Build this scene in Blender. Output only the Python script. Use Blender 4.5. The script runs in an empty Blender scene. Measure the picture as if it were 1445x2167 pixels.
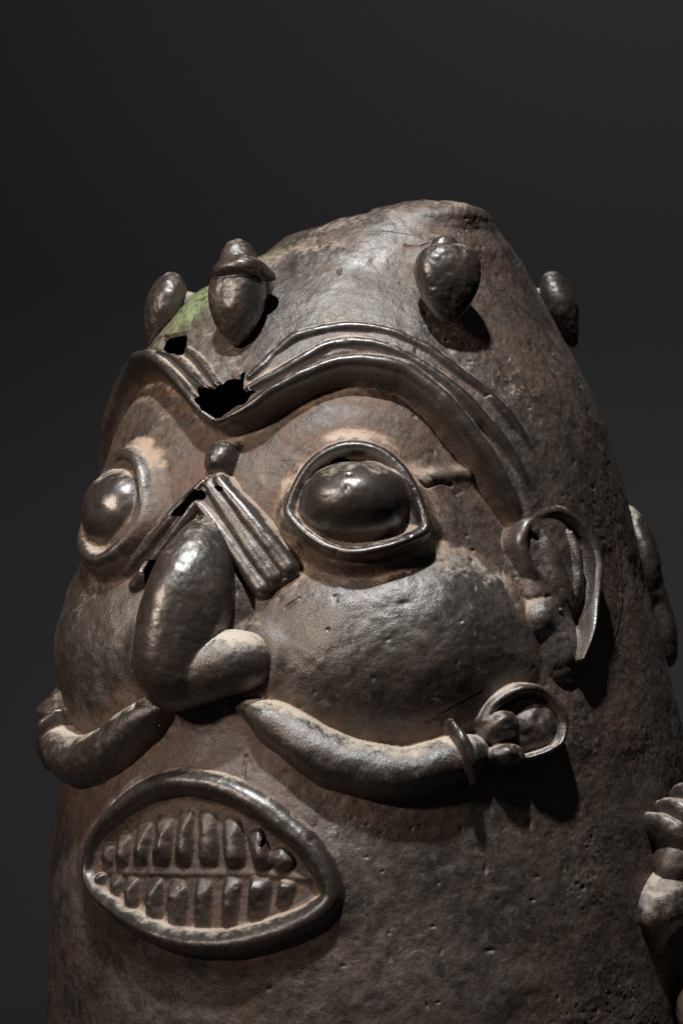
import bpy, math
import numpy as np

# ------------------------------------------------------------------ units
# modelling unit "u" = 0.2 mm; the bell stands on the ground at z = 0
S = 0.0002
DP = 8500.0                 # camera distance from the bell axis, in u
CX, CY, BASE = 722.5, 1083.5, 2700.0
ZC = BASE - CY
sc = bpy.context.scene

# ------------------------------------------------------------------ camera
cam_d = bpy.data.cameras.new('camera'); cam = bpy.data.objects.new('camera', cam_d)
sc.collection.objects.link(cam); sc.camera = cam
cam.location = (0, -DP*S, ZC*S); cam.rotation_euler = (math.pi/2, 0, 0)
cam_d.sensor_fit = 'VERTICAL'; cam_d.sensor_height = 36.0
cam_d.lens = 36.0*DP/2167.0
cam_d.clip_start = 0.05; cam_d.clip_end = 50
cam_d.dof.use_dof = True; cam_d.dof.focus_distance = (DP-520)*S; cam_d.dof.aperture_fstop = 14

# ------------------------------------------------------------------ world, lamps, exposure
w = bpy.data.worlds.new('World'); sc.world = w; w.use_nodes = True
bg = w.node_tree.nodes['Background']; bg.inputs[0].default_value = (1.0, .93, .88, 1); bg.inputs[1].default_value = 0.021
sc.view_settings.view_transform = 'Standard'; sc.view_settings.look = 'None'
sc.view_settings.exposure = 0; sc.view_settings.gamma = 1
sc.cycles.use_denoising = False
sc.cycles.max_bounces = 6

from mathutils import Vector
def lamp(name, az, el, dist, size, power, color, target=(0, 0, 0.33), cone=None):
    L = bpy.data.lights.new(name, 'SPOT' if cone else 'AREA'); L.energy = power; L.color = color
    if cone: L.shadow_soft_size = size; L.spot_size = math.radians(cone); L.spot_blend = 1.0
    else: L.shape = 'DISK'; L.size = size
    o = bpy.data.objects.new(name, L); sc.collection.objects.link(o)
    a, e = math.radians(az), math.radians(el)
    d = np.array((math.sin(a)*math.cos(e), -math.cos(a)*math.cos(e), math.sin(e)))
    o.location = np.array(target)+d*dist
    o.rotation_euler = Vector(d).to_track_quat('Z', 'Y').to_euler()
    return o
# two gallery spots on the bell, a soft lamp on the backdrop
lamp('key_lamp', -9, 65, 1.5, 0.040, 128, (1.0, .995, .965), target=(-.06, -.08, .36), cone=36)
lamp('fill_lamp', -50, 21, 1.6, 0.08, 74, (1.0, .83, .69), target=(-.08, -.08, .35), cone=18)
bk = bpy.data.lights.new('backdrop_lamp', 'AREA'); bk.shape = 'DISK'; bk.size = .6; bk.energy = 6.4; bk.color = (1, 1, .98); bk.spread = math.radians(84)
bko = bpy.data.objects.new('backdrop_lamp', bk); sc.collection.objects.link(bko); bko.location = (.45, .7, 2.1)
bko.rotation_euler = Vector((.45-.18, .7-1.4, 2.1-.5)).to_track_quat('Z', 'Y').to_euler()

# ------------------------------------------------------------------ numpy helpers
def hash3(i, j, k, seed):
    n = (i*374761393 + j*668265263 + k*1274126177 + seed*974711) & 0xffffffff
    n = ((n ^ (n >> 13))*1274126177) & 0xffffffff
    n = ((n ^ (n >> 16))*2246822519) & 0xffffffff
    return ((n ^ (n >> 15)) & 0xffff)/32767.5 - 1.0
def vnoise(p, seed=0):
    f = np.floor(p); t = p - f; i = f.astype(np.int64)
    t = t*t*t*(t*(t*6-15)+10)
    r = 0
    for dx in (0, 1):
        wx = t[:, 0] if dx else 1-t[:, 0]
        for dy in (0, 1):
            wy = t[:, 1] if dy else 1-t[:, 1]
            for dz in (0, 1):
                wz_ = t[:, 2] if dz else 1-t[:, 2]
                r = r + hash3(i[:, 0]+dx, i[:, 1]+dy, i[:, 2]+dz, seed)*wx*wy*wz_
    return r
def fbm(p, scale, octs=3, seed=0, gain=.5):
    r = 0; a = 1; q = p/scale
    for o in range(octs):
        r = r + a*vnoise(q + 17.3*o, seed+o); a *= gain; q = q*2.03
    return r
def sstep(a, b, x):
    t = np.clip((x-a)/(b-a), 0, 1); return t*t*(3-2*t)
def spline(pts, n, closed=False):
    P = np.asarray(pts, float)
    if P.ndim == 1: P = P[:, None]
    m = len(P)
    if closed:
        Q = np.vstack([P[-1], P, P[0], P[1]]); segs = m
    else:
        Q = np.vstack([2*P[0]-P[1], P, 2*P[-1]-P[-2]]); segs = m-1
    L = np.linalg.norm(np.diff(Q[1:segs+2], axis=0), axis=1)**.5
    cum = np.concatenate([[0], np.cumsum(L)])
    s = np.linspace(0, cum[-1], n, endpoint=not closed)
    k = np.clip(np.searchsorted(cum, s, 'right')-1, 0, segs-1)
    t = ((s-cum[k])/np.maximum(L[k], 1e-9))[:, None]
    p0, p1, p2, p3 = Q[k], Q[k+1], Q[k+2], Q[k+3]
    return .5*((2*p1)+(-p0+p2)*t+(2*p0-5*p1+4*p2-p3)*t*t+(-p0+3*p1-3*p2+p3)*t**3)

# ------------------------------------------------------------------ the body's profile (row, left edge, right edge)
PROF = [(433, 884, 912), (437, 862, 952), (445, 830, 988), (455, 794, 1019), (468, 744, 1034), (481, 696, 1042), (493, 652, 1051), (504, 610, 1060),
        (522, 580, 1074), (545, 545, 1090), (572, 482, 1108),
        (640, 394, 1149), (720, 344, 1192), (800, 290, 1234), (850, 262, 1259), (900, 240, 1281), (1000, 216, 1312), (1100, 199, 1337),
        (1220, 187, 1362), (1370, 167, 1397), (1520, 146, 1432), (1700, 126, 1466), (1900, 113, 1487), (2167, 103, 1502),
        (2450, 99, 1510), (2700, 96, 1514)]
_pr = np.array([(r, (l+q)/2, (q-l)/2) for r, l, q in PROF])
_fine = spline(_pr, 6000)
_fine[:, 0] = np.maximum.accumulate(_fine[:, 0])
YS = -1.0
def prof(row):
    c = np.interp(row, _fine[:, 0], _fine[:, 1]); a = np.interp(row, _fine[:, 0], _fine[:, 2])
    return c-CX, a, YS*(c-772.0)*sstep(700, 560, row)*(c > 772)
def base(th, row):
    c, a, yc = prof(row)
    return np.stack([c+a*np.sin(th), yc-.95*a*np.cos(th), BASE-row], -1)
def frame(th, row):
    e = 1e-3
    du = base(th+e, row)-base(th-e, row)
    dv = base(th, row-1.0)-base(th, row+1.0)
    N = np.cross(du, dv); N /= np.linalg.norm(N, axis=-1, keepdims=True)
    return N
def project(P):
    k = DP/(DP+P[..., 1])
    return np.stack([CX+P[..., 0]*k, CY-(P[..., 2]-ZC)*k], -1)
def _unp(px, py):
    X0 = px-CX; Z0 = BASE-py; y = np.full(px.shape, -500.0)
    for _ in range(60):
        x = X0*(1+y/DP); z = ZC+(Z0-ZC)*(1+y/DP)
        c, a, yc = prof(BASE-z); a = np.maximum(a, 2)
        s = np.clip((x-c)/a, -.9999, .9999)
        y = .5*y+.5*(yc-.95*a*np.sqrt(1-s*s))
    return np.arcsin(s), BASE-z
def unproject(pts, lift=0.0):
    """sight lines through the traced outline meet the body's surface: returns angle and row"""
    pts = np.atleast_2d(np.asarray(pts, float)); lift = np.broadcast_to(np.asarray(lift, float), (len(pts),))
    q = pts.copy()
    for _ in range(14):
        th, row = _unp(q[:, 0], q[:, 1])
        pr = project(base(th, row)+frame(th, row)*lift[:, None])
        q += .7*(pts-pr)
    return th, row
TM = math.radians(-31.0)           # the face looks this way
SHIFT = [0.0]
def mirror(th): return 2*TM-th+SHIFT[0]

# ------------------------------------------------------------------ materials
def bronze(name):
    # bloom attribute: thin grey film
    """patina attribute: r settled dust, g rust-brown earth, b verdigris, a rubbed metal"""
    m = bpy.data.materials.new(name); m.use_nodes = True; nt = m.node_tree; N = nt.nodes; L = nt.links
    bs = N['Principled BSDF']
    tc = N.new('ShaderNodeTexCoord'); at = N.new('ShaderNodeAttribute'); at.attribute_name = 'patina'
    sep = N.new('ShaderNodeSeparateColor'); L.new(at.outputs['Color'], sep.inputs[0])
    DU, RU, GR, WE = sep.outputs[0], sep.outputs[1], sep.outputs[2], at.outputs['Alpha']
    def noise(scale, det=6, rough=.6, dist=0):
        n = N.new('ShaderNodeTexNoise'); n.inputs['Scale'].default_value = scale; n.inputs['Detail'].default_value = det
        n.inputs['Roughness'].default_value = rough; n.inputs['Distortion'].default_value = dist
        L.new(tc.outputs['Object'], n.inputs['Vector']); return n.outputs['Fac']
    def ramp(src, a, b, lo=0.0, hi=1.0):
        r = N.new('ShaderNodeMapRange'); r.interpolation_type = 'SMOOTHSTEP'
        for i, v in ((1, a), (2, b), (3, lo), (4, hi)): r.inputs[i].default_value = v
        L.new(src, r.inputs[0]); return r.outputs[0]
    def mth(op, a, b, clamp=True):
        n = N.new('ShaderNodeMath'); n.operation = op; n.use_clamp = clamp
        for i, v in enumerate((a, b)):
            if isinstance(v, (int, float)): n.inputs[i].default_value = v
            else: L.new(v, n.inputs[i])
        return n.outputs[0]
    def mix(f, a, b):
        n = N.new('ShaderNodeMix'); n.data_type = 'RGBA'; L.new(f, n.inputs[0])
        for i, v in ((6, a), (7, b)):
            if isinstance(v, tuple): n.inputs[i].default_value = (*v, 1)
            else: L.new(v, n.inputs[i])
        return n.outputs[2]
    n1 = noise(26, 8, .62, .3); n2 = noise(95, 8, .68); n3 = noise(340, 6, .72); n4 = noise(58, 10, .72, .7); n5 = noise(1400, 3, .65); n6 = noise(12, 4, .6); n7 = noise(150, 9, .75, 1.2)
    col = mix(ramp(n1, .38, .64), (.021, .016, .014), (.056, .040, .032))
    col = mix(mth('MULTIPLY', ramp(n6, .45, .65), ramp(n3, .35, .6)), col, (.062, .048, .038))       # grey bloom
    col = mix(mth('MULTIPLY', ramp(n2, .5, .68), .7), col, (.080, .064, .055))
    ab = N.new('ShaderNodeAttribute'); ab.attribute_name = 'bloom'
    bf = mth('MULTIPLY', ab.outputs['Fac'], ramp(mth('ADD', mth('MULTIPLY', n2, .5), mth('MULTIPLY', n1, .5)), .36, .58)); col = mix(bf, col, (.150, .143, .134))
    rf = mth('MULTIPLY', RU, ramp(mth('ADD', mth('MULTIPLY', n4, .6), mth('MULTIPLY', n3, .4)), .34, .58))
    col = mix(mth('MULTIPLY', rf, .88), col, (.118, .066, .043))
    col = mix(mth('MULTIPLY', ramp(n4, .50, .40), .55), col, (.026, .020, .018))
    col = mix(mth('MULTIPLY', ramp(n7, .52, .62), .6), col, (.115, .090, .074))
    col = mix(mth('MULTIPLY', ramp(n7, .46, .37), .75), col, (.021, .017, .015))
    wf = mth('MULTIPLY', mth('MULTIPLY', WE, .85), ramp(mth('ADD', mth('MULTIPLY', n7, .6), mth('MULTIPLY', n2, .4)), .36, .55)); col = mix(mth('MULTIPLY', wf, .85), col, (.019, .0155, .0135))
    dn = mth('ADD', mth('MULTIPLY', n7, .6), mth('MULTIPLY', n3, .4))
    df = ramp(mth('ADD', mth('MULTIPLY', DU, .56), mth('MULTIPLY', dn, .95)), .60, .92)
    col = mix(df, col, mix(RU, (.50, .45, .38), (.38, .285, .22)))
    gf = mth('MULTIPLY', GR, ramp(dn, .38, .58)); col = mix(gf, col, (.21, .27, .13))
    speck = ramp(n5, .70, .76); col = mix(mth('MULTIPLY', speck, .45), col, (.30, .26, .21))
    dk = ramp(n3, .43, .30); col = mix(mth('MULTIPLY', dk, .75), col, (.020, .016, .014))
    L.new(col, bs.inputs['Base Color'])
    bs.inputs['Metallic'].default_value = .05
    bs.inputs['IOR'].default_value = 1.7
    r1 = mth('ADD', mth('MULTIPLY', n7, .34), mth('SUBTRACT', .24, mth('MULTIPLY', wf, .10)))
    r1 = mth('ADD', r1, mth('MULTIPLY', df, .35)); r1 = mth('ADD', r1, mth('MULTIPLY', rf, .22))
    L.new(r1, bs.inputs['Roughness'])
    L.new(mth('SUBTRACT', .72, mth('MULTIPLY', mth('ADD', df, mth('MULTIPLY', rf, .6)), .56)), bs.inputs['Specular IOR Level'])
    # fine relief: casting grain, clustered pinholes, scratches
    vor = N.new('ShaderNodeTexVoronoi'); vor.inputs['Scale'].default_value = 520; L.new(tc.outputs['Object'], vor.inputs['Vector'])
    pit = mth('MULTIPLY', mth('MULTIPLY', ramp(vor.outputs['Distance'], .38, .08), ramp(n4, .56, .68)), .06)
    h = mth('ADD', mth('MULTIPLY', n3, .34, False), mth('MULTIPLY', n5, .08, False), False)
    h = mth('ADD', h, mth('MULTIPLY', n2, .14, False), False); h = mth('SUBTRACT', h, pit, False)
    h = mth('ADD', h, mth('MULTIPLY', df, .10, False), False)
    bp = N.new('ShaderNodeBump'); bp.inputs['Distance'].default_value = .0032
    L.new(ramp(WE, 0, 1, .46, .15), bp.inputs['Strength'])
    L.new(h, bp.inputs['Height']); L.new(bp.outputs[0], bs.inputs['Normal'])
    return m
MB = bronze('aged_bronze')
def plain(name, col, rough):
    m = bpy.data.materials.new(name); m.use_nodes = True; nt = m.node_tree; b = nt.nodes['Principled BSDF']
    n = nt.nodes.new('ShaderNodeTexNoise'); n.inputs['Scale'].default_value = 3; n.inputs['Detail'].default_value = 3
    mx = nt.nodes.new('ShaderNodeMix'); mx.data_type = 'RGBA'; nt.links.new(n.outputs['Fac'], mx.inputs[0])
    mx.inputs[6].default_value = (*[c*.9 for c in col], 1); mx.inputs[7].default_value = (*[c*1.1 for c in col], 1)
    nt.links.new(mx.outputs[2], b.inputs['Base Color']); b.inputs['Roughness'].default_value = rough
    b.inputs['Specular IOR Level'].default_value = .1
    return m
MBACK = plain('charcoal_paper', (.0345, .0328, .0358), .95)

# ------------------------------------------------------------------ mesh making
def make(name, V, Q, mat, parent, col=None, label=None, nrm=None, bloom=None):
    me = bpy.data.meshes.new(name); V = np.asarray(V, np.float64)
    me.vertices.add(len(V)); me.vertices.foreach_set('co', (V*np.array((S, S, S))).astype(np.float32).ravel())
    Q = np.asarray(Q, np.int32); me.loops.add(Q.size); me.loops.foreach_set('vertex_index', Q.ravel())
    me.polygons.add(len(Q)); me.polygons.foreach_set('loop_start', np.arange(0, Q.size, 4, dtype=np.int32))
    me.update(calc_edges=True); me.validate()
    if col is not None:
        a = me.color_attributes.new('patina', 'FLOAT_COLOR', 'POINT'); a.data.foreach_set('color', col.astype(np.float32).ravel())
    if bloom is not None:
        a = me.attributes.new('bloom', 'FLOAT', 'POINT'); a.data.foreach_set('value', bloom.astype(np.float32))
    me.shade_smooth()
    if nrm is not None:
        try: a = me.attributes.new('custom_normal', 'FLOAT_VECTOR', 'POINT'); a.data.foreach_set('vector', nrm.astype(np.float32).ravel())
        except Exception: me.normals_split_custom_set_from_vertices(nrm.tolist())
    me.materials.append(mat)
    o = bpy.data.objects.new(name, me); sc.collection.objects.link(o)
    if parent is not None: o.parent = parent
    if label: o['label'] = label
    return o
def vnormals(V, Q):
    a = V[Q[:, 2]]-V[Q[:, 0]]; b = V[Q[:, 3]]-V[Q[:, 1]]; fn = np.cross(a, b)
    out = np.zeros_like(V)
    for k in range(4):
        for ax in range(3): out[:, ax] += np.bincount(Q[:, k], fn[:, ax], len(V))
    return out/np.maximum(np.linalg.norm(out, axis=1, keepdims=True), 1e-9)
def patina(V, N, dust=0.0, rust=0.0, green=0.0, wear=0.0, seed=3):
    """dust settles on faces that look up"""
    up = sstep(.45, .95, N[:, 2]+.16*fbm(V, 36, 3, seed))
    c = np.zeros((len(V), 4)); c[:, 0] = np.clip(.5*up+dust, 0, 1); c[:, 1] = np.clip(rust+.2*fbm(V, 80, 2, seed+4), 0, 1); c[:, 2] = green
    c[:, 3] = np.clip(wear+.25*fbm(V, 60, 2, seed+7), 0, 1)
    return c
def rough_up(V, Q, amp=1.0, seed=1, facets=0.0):
    N = vnormals(V, Q)
    d = .42*amp*(2.6*fbm(V, 46, 2, seed)+1.3*fbm(V, 15, 2, seed+5)+.5*fbm(V, 5.5, 1, seed+9))
    V = V+N*d[:, None]
    return V, vnormals(V, Q)
def grid_quads(n, m, closed_u=False, closed_v=True):
    nn = n if closed_u else n-1; mm = m if closed_v else m-1
    i, j = np.meshgrid(np.arange(nn), np.arange(mm), indexing='ij'); i2 = (i+1) % n; j2 = (j+1) % m
    return np.stack([i*m+j, i*m+j2, i2*m+j2, i2*m+j], -1).reshape(-1, 4)

def tube3(C, B, N, r, h, nseg, closed):
    ph = np.linspace(0, 2*np.pi, nseg, endpoint=False)
    V = C[:, None, :]+B[:, None, :]*(r[:, None]*np.cos(ph))[..., None]+N[:, None, :]*(h[:, None]*np.sin(ph))[..., None]
    return V.reshape(-1, 3), grid_quads(len(C), nseg, closed)
def sd_ell(p, c, r, rot=None):
    q = p-np.asarray(c, float)
    if rot is not None: q = q@rot
    r = np.asarray(r, float); k0 = np.linalg.norm(q/r, axis=-1); k1 = np.linalg.norm(q/(r*r), axis=-1)
    return k0*(k0-1)/np.maximum(k1, 1e-9)
def sd_sup(p, c, r, e=4.0, rot=None):
    q = p-np.asarray(c, float)
    if rot is not None: q = q@rot
    r = np.asarray(r, float)
    return (np.sum(np.abs(q/r)**e, -1)**(1/e)-1)*r.min()
def smin(a, b, k):
    h = np.clip(.5+.5*(b-a)/k, 0, 1); return b*(1-h)+a*h-k*h*(1-h)
def rotz(a):   # turn in the right/up plane
    a = math.radians(a); return np.array([[math.cos(a), -math.sin(a), 0], [math.sin(a), math.cos(a), 0], [0, 0, 1]])
def star(name, O, F, f, mat, parent, c0=(0, 0, 0), R=400, nu=90, nv=64, amp=1.0, seed=1, dust=0.0, rust=.1, wear=.8, label=None, split=None, split_name=None):
    """closed surface f = 0 seen from an inner point c0; O origin, F rows = right, up, out"""
    u = np.linspace(0, 2*np.pi, nu, endpoint=False); v = np.linspace(.02, np.pi-.02, nv)
    U, W = np.meshgrid(u, v, indexing='ij')
    D = np.stack([np.sin(W)*np.cos(U), np.cos(W), np.sin(W)*np.sin(U)], -1).reshape(-1, 3)
    c0 = np.asarray(c0, float); lo = np.zeros(len(D)); hi = np.full(len(D), float(R))
    for _ in range(26):
        md = .5*(lo+hi); ins = f(c0+D*md[:, None]) < 0
        lo = np.where(ins, md, lo); hi = np.where(ins, hi, md)
    loc = c0+D*lo[:, None]
    V = O+loc@F
    Q = grid_quads(nu, nv, True, False)
    top = np.stack([np.arange(nu)*nv, ((np.arange(nu)+1) % nu)*nv], -1)
    V = np.vstack([V, V[np.arange(nu)*nv].mean(0), V[np.arange(nu)*nv+nv-1].mean(0)])
    a = np.arange(0, nu, 2); n0 = nu*nv
    capA = np.stack([a*nv, ((a+1) % nu)*nv, ((a+2) % nu)*nv, np.full(len(a), n0)], -1)[:, ::-1]
    capB = np.stack([a*nv+nv-1, ((a+1) % nu)*nv+nv-1, ((a+2) % nu)*nv+nv-1, np.full(len(a), n0+1)], -1)
    Q = np.vstack([Q, capA, capB])
    nn = vnormals(V, Q)
    if np.sum(nn*(V-(O+c0@F))) < 0: Q = Q[:, ::-1].copy()
    V, Nn = rough_up(V, Q, amp, seed)
    oz = (V-O)@F[2]; root = sstep(.40, .05, (oz-oz.min())/(oz.max()-oz.min()))
    C_ = patina(V, Nn, dust+.3*root*sstep(-.5, .6, Nn[:, 2]), rust+.55*root, 0, wear*(1-root), seed)
    if split is None: return make(name, V, Q, mat, parent, C_, label)
    g = split((np.vstack([loc, loc[:1], loc[:1]])))          # faces of a second part, cut from the same skin
    m2 = g[Q[:, 0]]; out = []
    for nm, sel, par in ((name, ~m2, parent), (split_name, m2, None)):
        if nm == split_name: C_[:, 0] = np.clip(C_[:, 0]+.42*sstep(.0, .6, Nn[:, 2]), 0, 1); C_[:, 3] *= .5
        q = Q[sel]; u = np.unique(q); mp = np.zeros(len(V), int); mp[u] = np.arange(len(u))
        out.append(make(nm, V[u], mp[q], mat, par or out[0], C_[u], None, Nn[u]))
    return out
def local(th, row):
    th = np.array([float(th)]); row = np.array([float(row)])
    P = base(th, row)[0]; N = frame(th, row)[0]
    R_ = np.array((math.cos(th[0]), math.sin(th[0]), 0.0)); R_ -= N*(R_@N); R_ /= np.linalg.norm(R_)
    U_ = np.cross(N, R_); U_ *= 1 if U_[2] > 0 else -1
    return P, np.array([R_, U_, N])

# ------------------------------------------------------------------ the bell
bell = bpy.data.objects.new('bronze_bell', None); sc.collection.objects.link(bell)
bell.empty_display_size = .05
bell['label'] = 'dark brown cast bronze bell shaped as a bulging-eyed human head baring its teeth'
bell['category'] = 'bell'

# ---- the body as one fine grid of angle and row; every raised feature is worked into this skin,
#      then the skin is parted along the features' edges into the parts
tt = np.concatenate([np.radians(np.linspace(-130, 108, 1200)), np.radians(np.linspace(108, 230, 90))[1:-1]])
ft = _fine; arc = np.concatenate([[0], np.cumsum(np.hypot(np.diff(ft[:, 0]), np.hypot(np.diff(ft[:, 2]), np.diff(ft[:, 1]))))])
i0 = np.interp(2190, ft[:, 0], arc)
sa = np.concatenate([np.linspace(0, i0, 960), np.linspace(i0, arc[-1], 30)[1:]])
rows = np.interp(sa, arc, ft[:, 0]); rows = np.maximum.accumulate(rows)+np.arange(len(rows))*1e-4
nR, nT = len(rows), len(tt)
RR, TT = np.meshgrid(rows, tt, indexing='ij'); rw = RR.ravel(); th = TT.ravel()
P = base(th, rw); Q = grid_quads(nR, nT, False, True); N = vnormals(P, Q)
if np.sum(N[:, 1]*np.cos(th)) > 0: Q = Q[:, ::-1].copy(); N = -N
tw = np.where(th > math.pi, th-2*math.pi, th)
H = np.zeros(len(P)); LAB = np.zeros(len(P), np.int32); PARTS = [('shell', None, None)]
DUST = np.zeros(len(P)); RUST = np.zeros(len(P)); WEAR = np.zeros(len(P))

def box(reach, lo, hi):
    return np.nonzero(np.all((P >= lo-reach) & (P <= hi+reach), 1))[0]
def near(pts, reach):
    """grid points near a line on the body: index, distance, nearest sample"""
    idx = box(reach, pts.min(0), pts.max(0)); d = np.empty(len(idx)); j = np.empty(len(idx), int)
    for k in range(0, len(idx), 30000):
        q = P[idx[k:k+30000]]
        d2 = (q**2).sum(1)[:, None]+(pts**2).sum(1)[None]-2*q@pts.T
        m = d2.argmin(1); j[k:k+30000] = m; d[k:k+30000] = np.sqrt(np.maximum(d2[np.arange(len(q)), m], 0))
    s = d < reach
    return idx[s], d[s], j[s]
def smax(a, b, k): return -smin(-a, -b, k)
def part(name, parent=None):
    PARTS.append((name, parent, None)); return len(PARTS)-1
def raise_(idx, h, k, pid, wear=.7, rust=0.0, dust=0.0):
    old = H[idx]; new = smax(old, h, k); H[idx] = new
    if pid is not None:
        s = h > old-.5
        LAB[idx[s]] = pid
    w_ = sstep(-6, 6, h-old)
    WEAR[idx] = WEAR[idx]*(1-w_)+wear*w_; RUST[idx] = RUST[idx]*(1-w_)+rust*w_; DUST[idx] = DUST[idx]*(1-w_)+dust*w_
def line(pts, lift, closed=False, flip=False, n=None, extra=(), squeeze=1.0, drow=0.0, tr=None):
    if tr is not None:
        t, r_ = tr; m = len(t); lift = np.broadcast_to(np.asarray(lift, float), (m,)); pts = np.stack([t*600, r_], -1)
    else:
        pts = np.asarray(pts, float); m = len(pts); lift = np.broadcast_to(np.asarray(lift, float), (m,))
        t, r_ = unproject(pts, lift*.8)
    if flip: t = mirror(t)
    if squeeze != 1: t = t.max()+(t-t.max())*squeeze
    ctl = np.stack([t*600, r_+drow, lift]+[np.broadcast_to(np.asarray(e, float), (m,)) for e in extra], -1)
    L = np.sum(np.linalg.norm(np.diff(pts, axis=0), axis=1)); n = n or max(20, int(L/3))
    q = spline(ctl, n, closed)
    return base(q[:, 0]/600, q[:, 1]), q
def ridge(name, pts, r, top, k=7, bot=-5.0, p=.5, closed=False, flip=False, parent=None, seed=1, wob=1.0, wear=.75, rust=.05, dust=0.0, squeeze=1.0, drow=0.0, rel=0.0, tr=None):
    """a rope laid on the skin: half width r, crest height top"""
    pl, q = line(pts, top, closed, flip, extra=(r,), squeeze=squeeze, drow=drow, tr=tr)
    rr = np.maximum(q[:, 3], 1.0); tp = q[:, 2]*(squeeze if squeeze != 1 else 1)
    idx, d, j = near(pl, rr.max()*1.8+8)
    X = P[idx]; w1 = 1+.07*wob*fbm(X, 60, 2, seed)
    x = d/(rr[j]*w1); t_ = tp[j]*(1+.07*wob*fbm(X, 80, 2, seed+3))+.6*wob*fbm(X, 22, 2, seed+5)
    b0 = bot+rel*H[idx]
    h = np.where(x < 1, b0+(t_-b0)*np.clip(1-x*x, 0, 1)**p, b0-(x-1)*60)
    raise_(idx, h, k, part(name, parent), wear, rust, dust)
    return pl, q
def dome(name, px, py, rx, ry, top, e=2.0, rot=0.0, k=8, bot=-5.0, flip=False, parent=None, seed=1, wob=1.0, wear=.75, rust=.05, dust=0.0, lift=None, p=.5, prof_=None, drow=0.0, fs=True):
    t, r_ = unproject([(px, py)], top*.6 if lift is None else lift)
    t0 = mirror(t[0]) if flip else t[0]
    O, F = local(t0, r_[0]+drow)
    if fs: rx = rx/max(.4, math.cos(t[0]))
    idx = box(max(rx, ry)*1.6+20, O-max(rx, ry)*.2, O+max(rx, ry)*.2)
    u = (P[idx]-O)@F[0]; v = (P[idx]-O)@F[1]
    if flip: u = -u
    a = math.radians(rot); u, v = u*math.cos(a)+v*math.sin(a), -u*math.sin(a)+v*math.cos(a)
    w1 = 1+.07*wob*fbm(P[idx], 40, 2, seed)
    q = (np.abs(u/(rx*w1))**e+np.abs(v/(ry*w1))**e)**(2/e)
    t_ = top+1.6*wob*fbm(P[idx], 22, 2, seed+5)
    if prof_ is not None: t_ = t_*prof_(u/rx, v/ry)
    h = np.where(q < 1, bot+(t_-bot)*np.clip(1-q, 0, 1)**p, bot-(np.sqrt(q)-1)*60)
    raise_(idx, h, k, part(name, parent) if name else None, wear, rust, dust)
    return O, F
def inpoly(x, y, poly):
    r = np.zeros(len(x), bool); n = len(poly)
    for i in range(n):
        x1, y1 = poly[i]; x2, y2 = poly[(i+1) % n]
        if y1 == y2: continue
        r ^= ((y1 > y) != (y2 > y)) & (x < (x2-x1)*(y-y1)/(y2-y1)+x1)
    return r
def signed(pl, q, reach):
    idx, d, _ = near(pl, reach)
    return idx, np.where(inpoly(tw[idx]*600, rw[idx], q[:, :2]), d, -d)

# ---- big forms
H += 8*fbm(P, 300, 1, 201)+4.5*fbm(P, 120, 1, 202)+2.0*fbm(P, 52, 2, 203)
RUST += .48+.48*fbm(P, 150, 3, 206); DUST += .05+.13*fbm(P, 120, 3, 207)
LIP = [(464, 893), (499, 878), (541, 853), (582, 824), (624, 799), (665, 780), (707, 765), (748, 760), (790, 763), (831, 771), (866, 783),
       (916, 820), (958, 862), (999, 912), (1041, 970), (1073, 1028), (1098, 1078), (1112, 1118)]
MID = [(528, 822), (566, 800), (603, 780), (645, 757), (682, 735), (719, 724), (769, 725), (811, 733), (850, 748), (895, 773), (937, 803),
       (983, 842), (1020, 882), (1061, 930), (1098, 990), (1122, 1040), (1132, 1072)]
TOP = [(530, 796), (560, 768), (582, 744), (624, 713), (665, 701), (707, 693), (748, 691), (791, 695), (841, 708), (895, 732), (937, 761),
       (978, 790), (1020, 822), (1066, 868), (1103, 920), (1128, 970), (1150, 1030)]
LIPL = [(460, 893), (429, 869), (408, 842), (383, 809), (354, 780), (329, 763), (308, 766), (292, 780), (280, 798)]
MIDL = [(436, 820), (408, 795), (387, 773), (362, 755), (336, 746)]
TOPL = [(458, 812), (437, 782), (414, 756), (394, 738)]
t1_, r1_ = unproject(LIPL[:7], 18); t2_, r2_ = unproject(LIP[8:], 22); t2_ = mirror(t2_); t2_ = t2_-t2_[0]+t1_[-1]-.07
LEFT = (np.concatenate([t1_, t2_]), np.concatenate([r1_, r2_-r2_[0]+r1_[-1]+1]))
# the crown stands proud of the orbits along the brow
PL, _ = line(LIP, 24); PL2, _ = line(None, 20, tr=LEFT)
idx, dd, _ = near(np.vstack([PL, PL2]), 320)
tr, rr_ = unproject(LIP, 18); tl_, rl_ = LEFT
fp = np.array([(-2.6, 1500), (-2.6, 1200), (-2.2, 1200)]+list(zip(tl_[::-1], rl_[::-1]))+list(zip(tr, rr_))+[(.9, 1300), (.9, 1500)])*np.array((600, 1))
ins = inpoly(tw[idx]*600, rw[idx], fp); sg = np.where(ins, -dd, dd); stp = .5+.5*np.tanh((sg+6)/11)
H[idx] += stp*(31-17*sstep(-1.15, -1.5, tw[idx]))*np.exp(-(sg/190)**2)-(1-stp)*np.where(tw[idx] < TM, 24, 28)*np.exp(-(sg/90)**2)
RUST[idx] += (1-stp)*.5*np.exp(-(dd/190)**2)
# cheeks
for fl in (0, 1):
    t_, r_ = unproject([(868, 1356)], 30); t0 = mirror(t_[0]) if fl else t_[0]
    u = (tw-t0)*620; v = rw-r_[0]+6
    q = np.abs(u/np.where((u < 0) ^ bool(fl), 330, 290))**2.2+np.abs(v/np.where(v < 0, 205, 200))**2.2
    ch = np.clip(1-q, 0, 1); H += (84 if not fl else 66)*ch**1.15
    RUST -= .5*sstep(.15, .6, ch); WEAR += .36*sstep(.05, .9, ch); DUST += .06*ch
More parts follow.
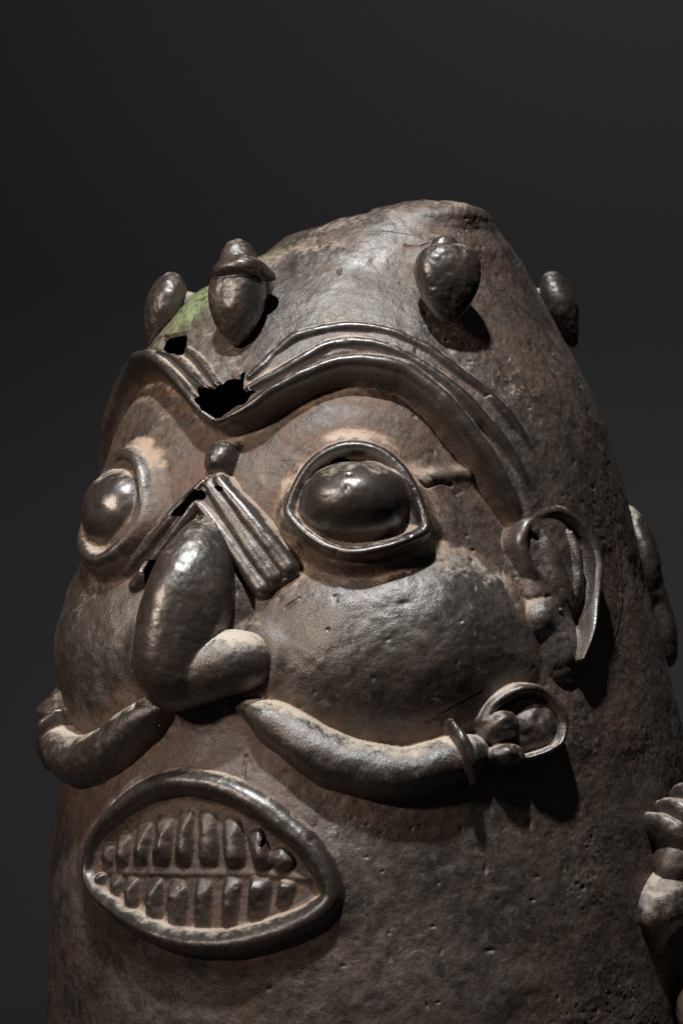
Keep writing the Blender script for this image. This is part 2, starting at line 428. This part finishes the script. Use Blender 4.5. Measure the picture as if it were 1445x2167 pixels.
# temple to ear roll
pl, q = line([(890, 1010), (960, 1000), (1030, 990)], 6); idx, d, _ = near(pl, 60); H[idx] += 12*np.exp(-(d/16)**2)

# ---- brow ridges
ridge('brow_ridge', TOP, [14]+[19]*7+[18]*6+[17, 14, 8], [39]*8+[39]*6+[34, 24, 8], k=4, bot=2, seed=13)
ridge('brow_ridge', MID, [15]+[20]*6+[20]*6+[20, 19, 15, 8], [43]*8+[43]*6+[39, 29, 10], k=4, bot=2, seed=12)
ridge('brow_ridge', LIP, [11, 14, 17, 19, 20, 20, 21, 22, 23, 24, 25, 25, 25, 24, 22, 19, 15, 9], [38, 43, 47, 49, 50, 50, 50, 50, 49, 48, 47, 46, 44, 42, 38, 33, 24, 8], k=7, bot=-4, seed=11, p=.5, wear=.5)
ridge('brow_ridge', TOPL, [9, 13, 13, 8], 36, k=6, bot=12, seed=16)
ridge('brow_ridge', MIDL, [9, 15, 16, 14, 9], 42, k=6, bot=6, seed=15)
nl_ = len(LEFT[0]); ridge('brow_ridge', None, [10, 13, 16, 18, 19, 20, 20]+[21]*(nl_-9)+[17, 10], [38, 43, 46, 47, 47, 47, 47]+list(np.linspace(44, 18, nl_-9))+[12, 6], tr=LEFT, k=7, bot=-4, seed=14, p=.5, wear=.5)
dome('forehead_bead', 458, 968, 29, 40, 32, k=8, seed=21, e=2.5, wear=.35, wob=2)

# ---- eyes: each a raised cup with a lid rim round a ball
RIM = [(612, 1080), (627, 1032), (656, 985), (702, 953), (756, 943), (806, 957), (848, 993), (877, 1041), (893, 1086), (899, 1118),
       (868, 1140), (820, 1158), (758, 1170), (706, 1163), (664, 1140), (630, 1110)]
RIML = np.array([54, 50, 48, 46, 46, 48, 52, 58, 68, 78, 88, 96, 98, 92, 80, 66.])
RIMR = [13, 13, 14, 15, 15, 15, 15, 15, 15, 16, 17, 18, 18, 17, 15, 13]
for fl in (False, True):
    sq = .80 if fl else 1.0; dr = 12 if fl else 0
    pl, q = line(RIM, RIML, True, fl, squeeze=sq, drow=dr); idx, sg = signed(pl, q, 120)
    up_ = sstep(-90, 90, rw[idx]-q[:, 1].mean())
    H[idx] = H[idx]*(1-.7*sstep(-30, 0, sg))+((24+38*up_)*sstep(-52, 0, sg))-12*sstep(6, 34, sg)
    RUST[idx] += .9*sstep(0, 14, sg)+.35*np.exp(-((sg+16)/34)**2)
    DUST[idx] += .30*np.exp(-((sg+34)/22)**2)*(1-up_)
    ridge('eyelid_rim', RIM, np.array(RIMR)*(1.45 if fl else 1.15), RIML, k=7, bot=-4, rel=.55, closed=True, flip=fl, seed=24+fl, squeeze=sq, drow=dr, p=.6, wear=.35, dust=.06)
    dome('eyeball', 750, 1058, 106*(.84 if fl else 1), 87, 132 if not fl else 82, k=9, bot=12, flip=fl, seed=27+fl, wob=.5, lift=70, drow=dr, wear=.95, e=2.15, p=.55,
         prof_=lambda u, v: 1+.06*v-.10*np.clip(v, 0, 1)**2)

# ---- mouth: sunken field, rim, two rows of teeth
MO = [(181, 1838), (198, 1766), (241, 1716), (294, 1676), (357, 1654), (420, 1657), (478, 1672), (536, 1700), (589, 1738), (638, 1778), (672, 1820), (694, 1862),
      (698, 1902), (664, 1936), (610, 1964), (546, 1985), (473, 1999), (400, 1997), (333, 1981), (274, 1952), (226, 1918), (193, 1884)]
MR = [16, 20, 24, 27, 29, 29, 30, 30, 30, 29, 28, 26, 26, 28, 30, 31, 31, 30, 28, 25, 21, 18]
pl, q = line(MO, 34, True); idx, sg = signed(pl, q, 230)
H[idx] = H[idx]*(1-.7*sstep(-20, 10, sg))+12*sstep(-80, -10, sg)-12*sstep(8, 40, sg)
RUST[idx] = RUST[idx]*(1-sstep(0, 20, sg))+.95*sstep(0, 20, sg); DUST[idx] += .12*sstep(0, 30, sg); WEAR[idx] *= 1-sstep(0, 20, sg)
UP = [(226, 1800, 30, 66, 8), (258, 1792, 36, 92, 8), (296, 1780, 42, 118, 6), (341, 1772, 44, 136, 4), (386, 1766, 46, 150, 2), (438, 1766, 50, 152, -3), (492, 1774, 50, 138, -8), (545, 1790, 46, 110, -18), (594, 1812, 50, 66, -36)]
LO = [(214, 1864, 24, 44, -4), (241, 1880, 30, 70, -4), (276, 1896, 38, 96, -3), (322, 1910, 40, 116, -2), (371, 1916, 48, 126, 0), (428, 1914, 48, 128, 2), (487, 1908, 50, 114, 4), (548, 1898, 54, 92, 6), (603, 1888, 46, 60, 10)]
for i, (x, y, w_, h_, rt) in enumerate(UP+LO):
    rng = np.random.RandomState(90+i); sg_ = -1 if i < 9 else 1; tl = rng.uniform(-.8, .8); ts = rng.uniform(.5, .9); pk = rng.uniform(.25, .6)
    dome('tooth', x, y+(6 if i < 9 else 2), w_*(.44+rng.uniform(-.03, .05)), h_*(.45 if i < 9 else .50), 24+rng.uniform(-4, 6), e=5.0, rot=-rt, k=3, bot=-12, seed=300+i, wob=1.6, lift=10, wear=.4, rust=.75, dust=.0, p=.55,
         prof_=lambda u, v: (.62+ts*.42*np.clip(1-np.abs(v*sg_-pk)/1.1, 0, 1))*(1+tl*u*.5-.18*u*u))
pl, q = line([(196, 1842), (300, 1847), (440, 1849), (560, 1850), (650, 1860)], 8); idx, d_, j_ = near(pl, 30)
raise_(idx, np.where(d_ < 11, 0, 0)-8+13*np.exp(-(d_/13)**2), 6, 0, .0, .9, .05)
ridge('mouth_rim', MO, MR, [30]*4+[36]*6+[38]*4+[42]*5+[36]*3, k=8, bot=-6, closed=True, seed=61, wear=.6, p=.5)

# ---- ribbed strips beside the nose
def plate(poly, top):
    pl, q = line(poly, top, True, n=300); idx, sg = signed(pl, q, 60)
    raise_(idx, np.where(sg > -5, -4+(top+4)*sstep(-5, 4, sg), -4+(sg+5)*60), 4, -1, .5, .3, .05)
STRIPS = []
plate([(420, 1050), (440, 1012), (464, 1000), (486, 1016), (560, 1114), (630, 1206), (626, 1222), (592, 1242), (556, 1262), (536, 1250), (470, 1146)], 24)
def strip(a, b, r, seed):
    pl, q = ridge('nose_strip', [tuple(np.array(a)+(np.array(b)-np.array(a))*t) for t in np.linspace(0, 1, 6)], r, [32, 34, 36, 37, 38, 38], k=4, bot=16, seed=seed, wear=.5, rust=.2, p=.5); STRIPS.append((len(PARTS)-1, pl))
strip((418, 1062), (549, 1244), [10, 14, 17, 19, 20, 20], 41)
strip((440, 1024), (573, 1220), [12, 17, 20, 21, 22, 22], 42)
strip((461, 1016), (606, 1200), [12, 16, 19, 20, 21, 21], 43)
plate([(436, 1008), (444, 1036), (372, 1150), (300, 1260), (280, 1258), (258, 1226), (258, 1200), (330, 1108)], 20)
strip((430, 1020), (264, 1206), [10, 13, 15, 17, 18, 18], 44)
strip((432, 1040), (283, 1238), [10, 13, 15, 16, 17, 17], 45)

# the web between the ribs goes with the nearest rib
for bi in [np.nonzero(LAB == -1)[0]]:
    dd = np.stack([np.sqrt(((P[bi][:, None]-pl[None, ::3])**2).sum(-1)).min(1) for _, pl in STRIPS], -1); LAB[bi] = np.array([k for k, _ in STRIPS])[dd.argmin(1)]

# ---- serpents from the nostrils, each with collar and coiled head
SN = [(494, 1490), (522, 1500), (556, 1518), (611, 1552), (671, 1590), (738, 1616), (804, 1629), (871, 1631), (932, 1617), (976, 1601), (1004, 1593)]
for fl in (False, True):
    sid = len(PARTS)
    ridge('serpent', SN, [8, 26, 42, 48, 52, 55, 56, 55, 52, 48, 42], [10, 38, 54, 60, 63, 65, 66, 66, 64, 60, 54], k=12, bot=-6, flip=fl, seed=51+fl, p=.48, dust=.20, rust=.0, wear=.2)
    dome('disc', 1136, 1534, 60, 66, 52, k=8, flip=fl, parent=sid, seed=58, wob=2.0, wear=.1, rust=.3)
    ridge('coil', [(1030, 1524), (1042, 1496), (1068, 1473), (1103, 1459), (1142, 1462), (1176, 1490), (1193, 1531), (1184, 1570), (1152, 1592), (1118, 1604)],
          [18, 19, 19, 18, 17, 15, 14, 14, 13, 12], np.array([46, 50, 54, 60, 60, 60, 58, 56, 52, 46.])*(.62 if fl else 1), k=6, flip=fl, parent=sid, seed=55, dust=.20, rust=.15, wear=.1, p=.5, wob=1.6)
    dome('bead', 1061, 1530, 42, 40, 66, k=5, flip=fl, parent=sid, seed=56, wob=2.6, lift=48, wear=.15, rust=.2)
    dome('bead', 1074, 1594, 42, 34, 62, k=5, flip=fl, parent=sid, seed=57, wob=2.6, lift=44, wear=.15, rust=.2)
    ridge('collar', [(958, 1530), (972, 1552), (986, 1582), (996, 1618), (1002, 1654)], [11, 16, 18, 16, 12], [50, 72, 77, 70, 46], k=4, bot=-4, flip=fl, parent=sid, seed=53, wear=.7, p=.4)

# ---- ears
HX = [(1186, 1290), (1172, 1254), (1150, 1226), (1126, 1204), (1112, 1172), (1108, 1140), (1118, 1110), (1146, 1088), (1181, 1081), (1213, 1095), (1239, 1121), (1257, 1152), (1264, 1194), (1263, 1242), (1257, 1291),
      (1250, 1330), (1240, 1366), (1230, 1394)]
for fl in (False, True):
    SHIFT[0] = -.22 if fl else 0.0; eid = len(PARTS)
    dome('ear', 1188, 1200, 62, 120, 36, k=10, bot=-6, e=2.6, flip=fl, seed=101, wob=1.5, wear=.3, rust=.35)
    LAB0 = len(PARTS)-1
    dome(None, 1206, 1352, 40, 80, 32, k=16, bot=-6, e=2.6, flip=fl, seed=100, wob=1.2, wear=.5, rust=.2, rot=8, lift=40)
    ridge('ear_fold', [(1146, 1128), (1160, 1150), (1176, 1182), (1190, 1216), (1204, 1250), (1212, 1280)], [8, 15, 18, 17, 13, 8], [34, 42, 46, 46, 44, 36], k=9, bot=14, flip=fl, parent=eid, seed=103, wear=.3, rust=.3)
    ridge('ear_fold', [(1206, 1128), (1218, 1162), (1224, 1196), (1222, 1230), (1216, 1262)], [8, 13, 15, 13, 9], [40, 46, 48, 46, 38], k=9, bot=14, flip=fl, parent=eid, seed=104, wear=.3, rust=.3)
    ridge('ear_rim', HX, [12, 13, 14, 15, 16, 17, 17, 17, 17, 17, 17, 16, 15, 14, 13, 12, 10, 7], [32, 28, 26, 26, 26, 28, 30, 32, 36, 42, 48, 54, 57, 58, 58, 57, 54, 48], k=7, bot=-4, flip=fl, parent=eid, seed=102, dust=.06, rust=.2, wear=.4)
    dome('ear_knob', 1152, 1304, 34, 42, 40, k=16, flip=fl, parent=eid, seed=105, wear=.0, rust=.3)

SHIFT[0] = 0.0
# ---- hillocks under the studs
for x, y, a_, b_, hh in ((930, 566, 62, 74, 40), (524, 596, 50, 66, 36)):
    dome(None, x, y, a_, b_, hh, k=24, bot=-4, p=1.0, wob=1.2, seed=120, wear=.1, rust=.5, dust=.15, lift=0)
# ---- nose: a hooked drop with flaring wings
NTH = math.radians(-33.5); NO, NF = local(NTH, 1330)
def chain(p, C, k):
    d = None
    for (x, y, z, r) in C:
        e = np.linalg.norm(p-np.array((x, y, z), float), axis=-1)-r; d = e if d is None else smin(d, e, k)
    return d
NB = [(2, 214, 8, 26), (3, 178, 28, 50), (4, 130, 46, 70), (4, 82, 58, 85), (-4, 36, 64, 89), (-12, -10, 67, 89), (-14, -52, 64, 84), (-12, -84, 60, 74)]
NW = [(-4, -92, 52, 62), (48, -78, 54, 60), (90, -58, 36, 61), (112, -50, 22, 55), (130, -50, 8, 45)]
NWL = [(-40, -66, 50, 58), (-62, -50, 34, 60), (-80, -46, 18, 52)]
def nb(p):
    q = p*np.array((1, 1, .96)); q[..., 0] = (q[..., 0]+6)*(1+.30*sstep(70, 160, q[..., 2]))-6     # a keel along the bridge
    return chain(q, NB, 34)
def nw(p): return np.minimum(chain(p, NW, 30), chain(p, NWL, 30))
def nose_f(p): return smin(nb(p), nw(p), 5)
star('nose', NO, NF, nose_f, MB, bell, c0=(0, -30, 45), nu=280, nv=230, amp=1.0, seed=31, dust=-.02, split=lambda l: (nw(l) < nb(l)) & (np.abs(l[:, 0]) > 22), split_name='nose_wing')
idx = box(330, NO, NO); dn_ = nose_f((P[idx]+N[idx]*H[idx, None]-NO)@NF.T)
f = np.exp(-(np.maximum(dn_, 0)/30)**2)*(LAB[idx] == 0)
H[idx] += 20*f; RUST[idx] += .5*f; DUST[idx] += .12*np.exp(-((dn_-14)/18)**2)

# ---- crevices gather earth, crests are rubbed bare
def blur(A, r):
    A = A.reshape(nR, nT)
    for ax in (0, 1):
        n = A.shape[ax]; B = np.take(A, np.clip(np.arange(-r-1, n+r), 0, n-1), axis=ax) if ax == 0 else np.take(A, np.arange(-r-1, n+r) % n, axis=ax)
        C = np.cumsum(B, axis=ax); A = (np.take(C, np.arange(2*r+1, n+2*r+1), axis=ax)-np.take(C, np.arange(0, n), axis=ax))/(2*r+1)
    return A.ravel()
c1 = H-blur(blur(H, 3), 3); c2 = H-blur(blur(H, 9), 9); c3 = H-blur(blur(H, 22), 22)
crev = np.clip(-c1/5, 0, 1)*.5+np.clip(-c2/13, 0, 1)*.6; crest = np.clip(c1/4, 0, 1)*.5+np.clip(c2/14, 0, 1)*.5
bz = .75+.7*fbm(P, 34, 2, 231)
for x_, y_, a_, b_, g_ in ((600, 1130, 40, 70, .5), (890, 1000, 50, 34, .45), (930, 1070, 40, 50, .3), (330, 1000, 40, 34, .22), (560, 1020, 60, 26, .35), (740, 925, 90, 14, .2), (640, 1230, 40, 36, .35), (890, 1180, 120, 50, .25), (610, 590, 60, 50, .3), (700, 680, 180, 16, .25), (560, 1480, 30, 20, .3)):
    t_, r_ = unproject([(x_, y_)], 15); e_ = np.exp(-((tw-t_[0])*600/a_)**2-((rw-r_[0])/b_)**2); idx = np.nonzero((e_ > .02) & (LAB == 0))[0]
    e_ = e_[idx]*np.clip(.8+.8*fbm(P[idx], 22, 3, 233), 0, 1.5); DUST[idx] += g_*e_; RUST[idx] *= 1-.6*np.clip(e_, 0, 1)
RUST = np.clip(.8*RUST, 0, 1)+.4*crev+.8*np.clip(-c3/16, 0, 1)*(LAB == 0); WEAR = np.clip(WEAR, 0, 1)+.5*crest-.8*crev; RUST -= .4*crest; DUST -= .25*crest
# ---- wear of centuries: dents, clustered pits, casting flaws
rz = sstep(.30, .75, tw)*.9+.5*sstep(.0, .4, fbm(P, 130, 2, 208))
kk_ = np.where(LAB == 0, 1.0, .55)
H += kk_*(.6*fbm(P, 17, 2, 204)+rz*(.55*fbm(P, 8, 2, 209)-1.3*sstep(.55, .9, fbm(P, 12, 2, 210))*sstep(-.1, .4, fbm(P, 90, 2, 213))))
rg = np.random.RandomState(7)
for _ in range(110):
    x_, y_ = (rg.uniform(700, 1300), rg.uniform(620, 2150)) if rg.rand() < .6 else (rg.uniform(300, 1100), rg.uniform(520, 2150))
    t_, r_ = unproject([(x_, y_)]); c_ = base(t_, r_)[0]; a_ = rg.uniform(2.5, 6.5); idx = box(24, c_, c_)
    q_ = P[idx]-c_; e_ = rg.uniform(.6, 1.5); H[idx] -= rg.uniform(1.5, 4.5)*np.exp(-((q_[:, 0]/(a_*e_))**2+(q_[:, 2]*e_/a_)**2+(q_[:, 1]/9)**2))
for cr_ in ([(570, 590), (584, 566), (604, 545)], [(548, 604), (570, 590)], [(858, 522), (885, 528), (912, 524), (960, 530)], [(520, 1600), (516, 1630), (522, 1660)], [(612, 1290), (640, 1270), (668, 1255), (690, 1240)][:2], [(870, 1010), (900, 1030), (930, 1020), (960, 1024)], [(1000, 1470), (950, 1500), (900, 1530)]):
    pl, q = line(cr_, 4); idx, d, _ = near(pl, 20); H[idx] -= 3.6*np.exp(-(d/3.2)**2)*(1+.5*fbm(P[idx], 9, 1, 5)); RUST[idx] += .4*np.exp(-(d/8)**2)
t_, r_ = unproject([(432, 636)])
GREEN = np.clip(1.7*np.exp(-(((tw-t_[0])*520/80)**2+((rw-r_[0])/86)**2)**1.3)*(1+.7*fbm(P, 24, 3, 217)), 0, 1)
cr = sstep(760, 620, rw); DUST += .16*cr; tb_, rb_ = unproject([(745, 545)]); bl_ = np.exp(-(((tw-tb_[0])*330/150)**2+((rw-rb_[0])/95)**2)**1.2)
BLOOM = np.clip((1.1*bl_+.22*cr)*(.85+.6*fbm(P, 70, 3, 241))+np.where(LAB == 0, .08+.42*fbm(P, 160, 2, 242), 0), 0, 1)*(1-.8*np.clip(crev, 0, 1))
WEAR += .55*np.clip(bl_, 0, 1)*(1+fbm(P, 60, 2, 245))
H += 2.2*sstep(520, 455, rw)*fbm(P, 40, 2, 243)
V = P+N*H[:, None]
# ---- broken holes, with the thickness of the wall
HOLES = [[(342, 742), (352, 716), (372, 712), (396, 704), (398, 728), (404, 742), (388, 758), (372, 752), (354, 748)],
         [(418, 846), (424, 822), (452, 828), (470, 812), (478, 798), (500, 803), (520, 790), (518, 822), (546, 832), (526, 846), (498, 868), (464, 886), (436, 868)],
         [(362, 1094), (380, 1062), (400, 1044), (428, 1030), (434, 1052), (412, 1064), (400, 1078), (394, 1092), (376, 1092)],
         [(452, 1026), (462, 1024), (476, 1034), (470, 1046), (458, 1036)],
         [(302, 1236), (308, 1204), (318, 1180), (336, 1184), (338, 1208), (322, 1226)],
         [(545, 1790), (550, 1782), (548, 1772), (556, 1770), (560, 1780), (554, 1796)],
         [(694, 978), (706, 967), (722, 963), (750, 962), (770, 966), (782, 976), (764, 980), (748, 976), (720, 976)]]
gone = np.zeros(len(P), bool); jit = np.stack([fbm(P, 26, 2, 221), fbm(P, 26, 2, 222)], -1)*5
for k, h in enumerate(HOLES):
    t_, r_ = unproject(h, (20, 20, 26, 26, 26, 8, 46)[k]); poly = np.stack([t_*600, r_], -1)
    sel = (np.abs(tw*600-poly[:, 0].mean()) < 140) & (np.abs(rw-poly[:, 1].mean()) < 120)
    gone[sel] |= inpoly(tw[sel]*600+jit[sel, 0], rw[sel]+jit[sel, 1], poly)
Nn = vnormals(V, Q)
keep = ~np.any(gone[Q], 1); Qk = Q[keep]
E = np.concatenate([Qk[:, [0, 1]], Qk[:, [1, 2]], Qk[:, [2, 3]], Qk[:, [3, 0]]])
key = np.sort(E, 1); kk = key[:, 0].astype(np.int64)*len(P)+key[:, 1]
_, inv, cnt = np.unique(kk, return_inverse=True, return_counts=True)
bd = E[cnt[inv] == 1]; bd = bd[(rw[bd[:, 0]] > 480)]
bv = np.unique(bd)
for _ in range(16):                                   # ease the grid's steps out of the broken edges
    acc = np.zeros_like(V); cn = np.zeros(len(V))
    for a_, b_ in ((0, 1), (1, 0)):
        np.add.at(acc, bd[:, a_], V[bd[:, b_]]); np.add.at(cn, bd[:, a_], 1)
    V[bv] = .5*V[bv]+.5*acc[bv]/np.maximum(cn[bv], 1)[:, None]
mp = np.full(len(P), -1); mp[bv] = np.arange(len(bv))+len(P)
V2 = np.vstack([V, V[bv]-N[bv]*13])
Qe = np.stack([bd[:, 1], bd[:, 0], mp[bd[:, 0]], mp[bd[:, 1]]], -1)
DUST += (.10+.46*sstep(.05, .6, Nn[:, 2]))*crev*np.clip(bz, 0, 1.6)
COL = patina(V, Nn, np.clip(DUST, -.3, 1)-.40*cr, 0, 0, 0, 5); COL[:, 1] = np.clip(RUST, 0, 1); COL[:, 2] = GREEN; COL[:, 3] = np.clip(WEAR, 0, 1)
COL = np.vstack([COL, COL[bv]]); BLOOM = np.concatenate([BLOOM, BLOOM[bv]]); NN = np.vstack([Nn, Nn[bv]])
fl_ = LAB[Qk].max(1); made = {}
for pid, (name, parent, _) in enumerate(PARTS):
    q = Qk[fl_ == pid]
    if pid == 0: q = np.vstack([q, Qe])
    if len(q) < 6: continue
    u = np.unique(q); m2 = np.zeros(len(V2), np.int64); m2[u] = np.arange(len(u))
    made[pid] = make(name, V2[u], m2[q], MB, made.get(parent, bell), COL[u], None, NN[u], BLOOM[u])

# ---- horn studs on the crown
def stud(px, py, depth, ax, ay, f, c0, seed, dust=0.0, stalk=None):
    X = (px-CX)*(1+depth/DP); Z = ZC+(CY-py)*(1+depth/DP)
    O = np.array((X, depth, Z)); a_ = math.radians(ax); e_ = math.radians(ay)
    out = np.array((math.sin(a_)*math.cos(e_), -math.cos(a_)*math.cos(e_), math.sin(e_)))
    R_ = np.array((math.cos(a_), math.sin(a_), 0)); U_ = np.cross(out, R_); U_ = U_*(1 if U_[2] > 0 else -1)
    F = np.array([R_, U_, out])
    o = star('stud', O, F, f, MB, bell, c0=c0, nu=120, nv=100, amp=1.9, seed=seed, dust=dust-.12, rust=.25, wear=.95)
    if stalk: star('stud_stalk', O, F, lambda p: sd_ell(p, stalk[0], stalk[1]), MB, o, c0=stalk[0], nu=70, nv=60, amp=2.0, seed=seed+3, dust=.3, rust=.5, wear=.1)
def drop(r, hu, hd, out, e=2.5):
    def f(p):
        y = p[:, 1]; t = np.clip(-y/hd, 0, 1)
        k = np.where(y < 0, 1-.50*t**1.4, 1.0)
        q = np.stack([p[:, 0]/(r*k), np.where(y > 0, y/hu, y/hd), p[:, 2]/(out*k)], -1)
        return (np.sum(np.abs(q)**e, -1)**(1/e)-1)*30
    return f
def front(px, py):
    t_, r_ = unproject([(px, py)]); return base(t_, r_)[0]
def f1(p):   # a small broken nub on top
    return smin(drop(65, 58, 104, 50, 2.8)(p), sd_ell(p, (-4, 58, 4), (26, 18, 22)), 6)
stud(946, 578, front(948, 575)[1]-124, 14, 8, f1, (0, -10, 0), 121, 0, ((-4, 14, -70), (38, 40, 66)))
def f2(p):
    a = drop(56, 60, 100, 52, 2.8)(p-np.array((0, -22, 0)))
    b = sd_sup(p, (6, 30, 8), (52, 20, 54), 2.6, rotz(8)); c = sd_ell(p, (-2, 54, 2), (35, 42, 40), rotz(12))
    sp = sd_ell(p, (44, 24, -22), (30, 12, 24), rotz(-14))
    return np.minimum(a, smin(smin(b, c, 22), sp, 12))
stud(504, 606, front(515, 620)[1]-104, -30, 8, f2, (0, 8, 0), 125, 0, ((4, 4, -62), (34, 36, 60)))
stud(348, 644, front(400, 660)[1]+40, -80, 21, drop(58, 70, 88, 38, 2.2), (0, 0, 0), 129, 0, ((0, 4, -48), (34, 42, 46)))
stud(1184, 646, 60, 84, 19, drop(60, 74, 94, 36, 2.2), (0, 0, 0), 133, .05, ((0, 10, -46), (33, 42, 46)))

# ---- the far side's ear, seen edge-on past the right outline
O, F = local(math.radians(97), 1245); O = O-F[2]*8
star('ear', O, F, lambda p: smin(sd_ell(p, (0, 60, 14), (90, 118, 40)), sd_ell(p, (0, -90, 24), (60, 90, 36)), 40), MB, bell, c0=(0, 0, 18), nu=90, nv=90, amp=2.0, seed=111, dust=.1, wear=.2)

# ---- figure clinging to the right flank (only its edge is in view)
def blob(name, parent, px, py, depth, az, f, c0, seed, dust=.1, rust=.3, nu=100, nv=90, wear=.4):
    X = (px-CX)*(1+depth/DP); Z = ZC+(CY-py)*(1+depth/DP); a_ = math.radians(az)
    F = np.array([[math.cos(a_), math.sin(a_), 0], [0, 0, 1.0], [math.sin(a_), -math.cos(a_), 0]])
    return star(name, np.array((X, depth, Z)), F, f, MB, parent, c0=c0, nu=nu, nv=nv, amp=2.0, seed=seed, dust=dust, rust=rust, wear=wear)
sd = -330.0
body_ = blob('side_figure', bell, 1476, 1770, sd, 40, lambda p: sd_ell(p, (0, 0, 0), (128, 62, 70), rotz(38)), (0, 0, 0), 141)
for k_, (x, y) in enumerate(((1412, 1780), (1446, 1748), (1480, 1720))):
    blob('ring', body_, x, y, sd-24, 40, lambda p: sd_ell(p, (0, 0, 0), (32, 74, 78), rotz(38)), (0, 0, 0), 143+k_, wear=.7)
blob('knee', body_, 1414, 1896, sd-20, 40, lambda p: smin(sd_ell(p, (0, 0, 0), (112, 62, 74), rotz(28)), sd_ell(p, (-46, -66, -18), (40, 66, 44), rotz(14)), 30), (0, 0, 0), 147, dust=.3, wear=.3)
blob('foot', body_, 1520, 2136, sd, 40, lambda p: sd_ell(p, (0, 0, 0), (105, 84, 70)), (0, 0, 0), 149, rust=.9)

# ------------------------------------------------------------------ backdrop: one sweep of dark paper, floor and wall
def backdrop():
    prof_ = [(-2.2, 0), (.9, 0)]+[(.9+.5*math.sin(a), .5-.5*math.cos(a)) for a in np.linspace(0, math.pi/2, 14)[1:]]+[(1.4, 3.2)]
    xs = np.linspace(-2.5, 2.5, 9); V = np.array([(x, y, z) for y, z in prof_ for x in xs])/S
    Q = grid_quads(len(prof_), len(xs), False, False)[:, ::-1]
    o = make('backdrop', V, Q, MBACK, None); o['kind'] = 'structure'; o['label'] = 'plain charcoal grey backdrop behind the bell'
backdrop()
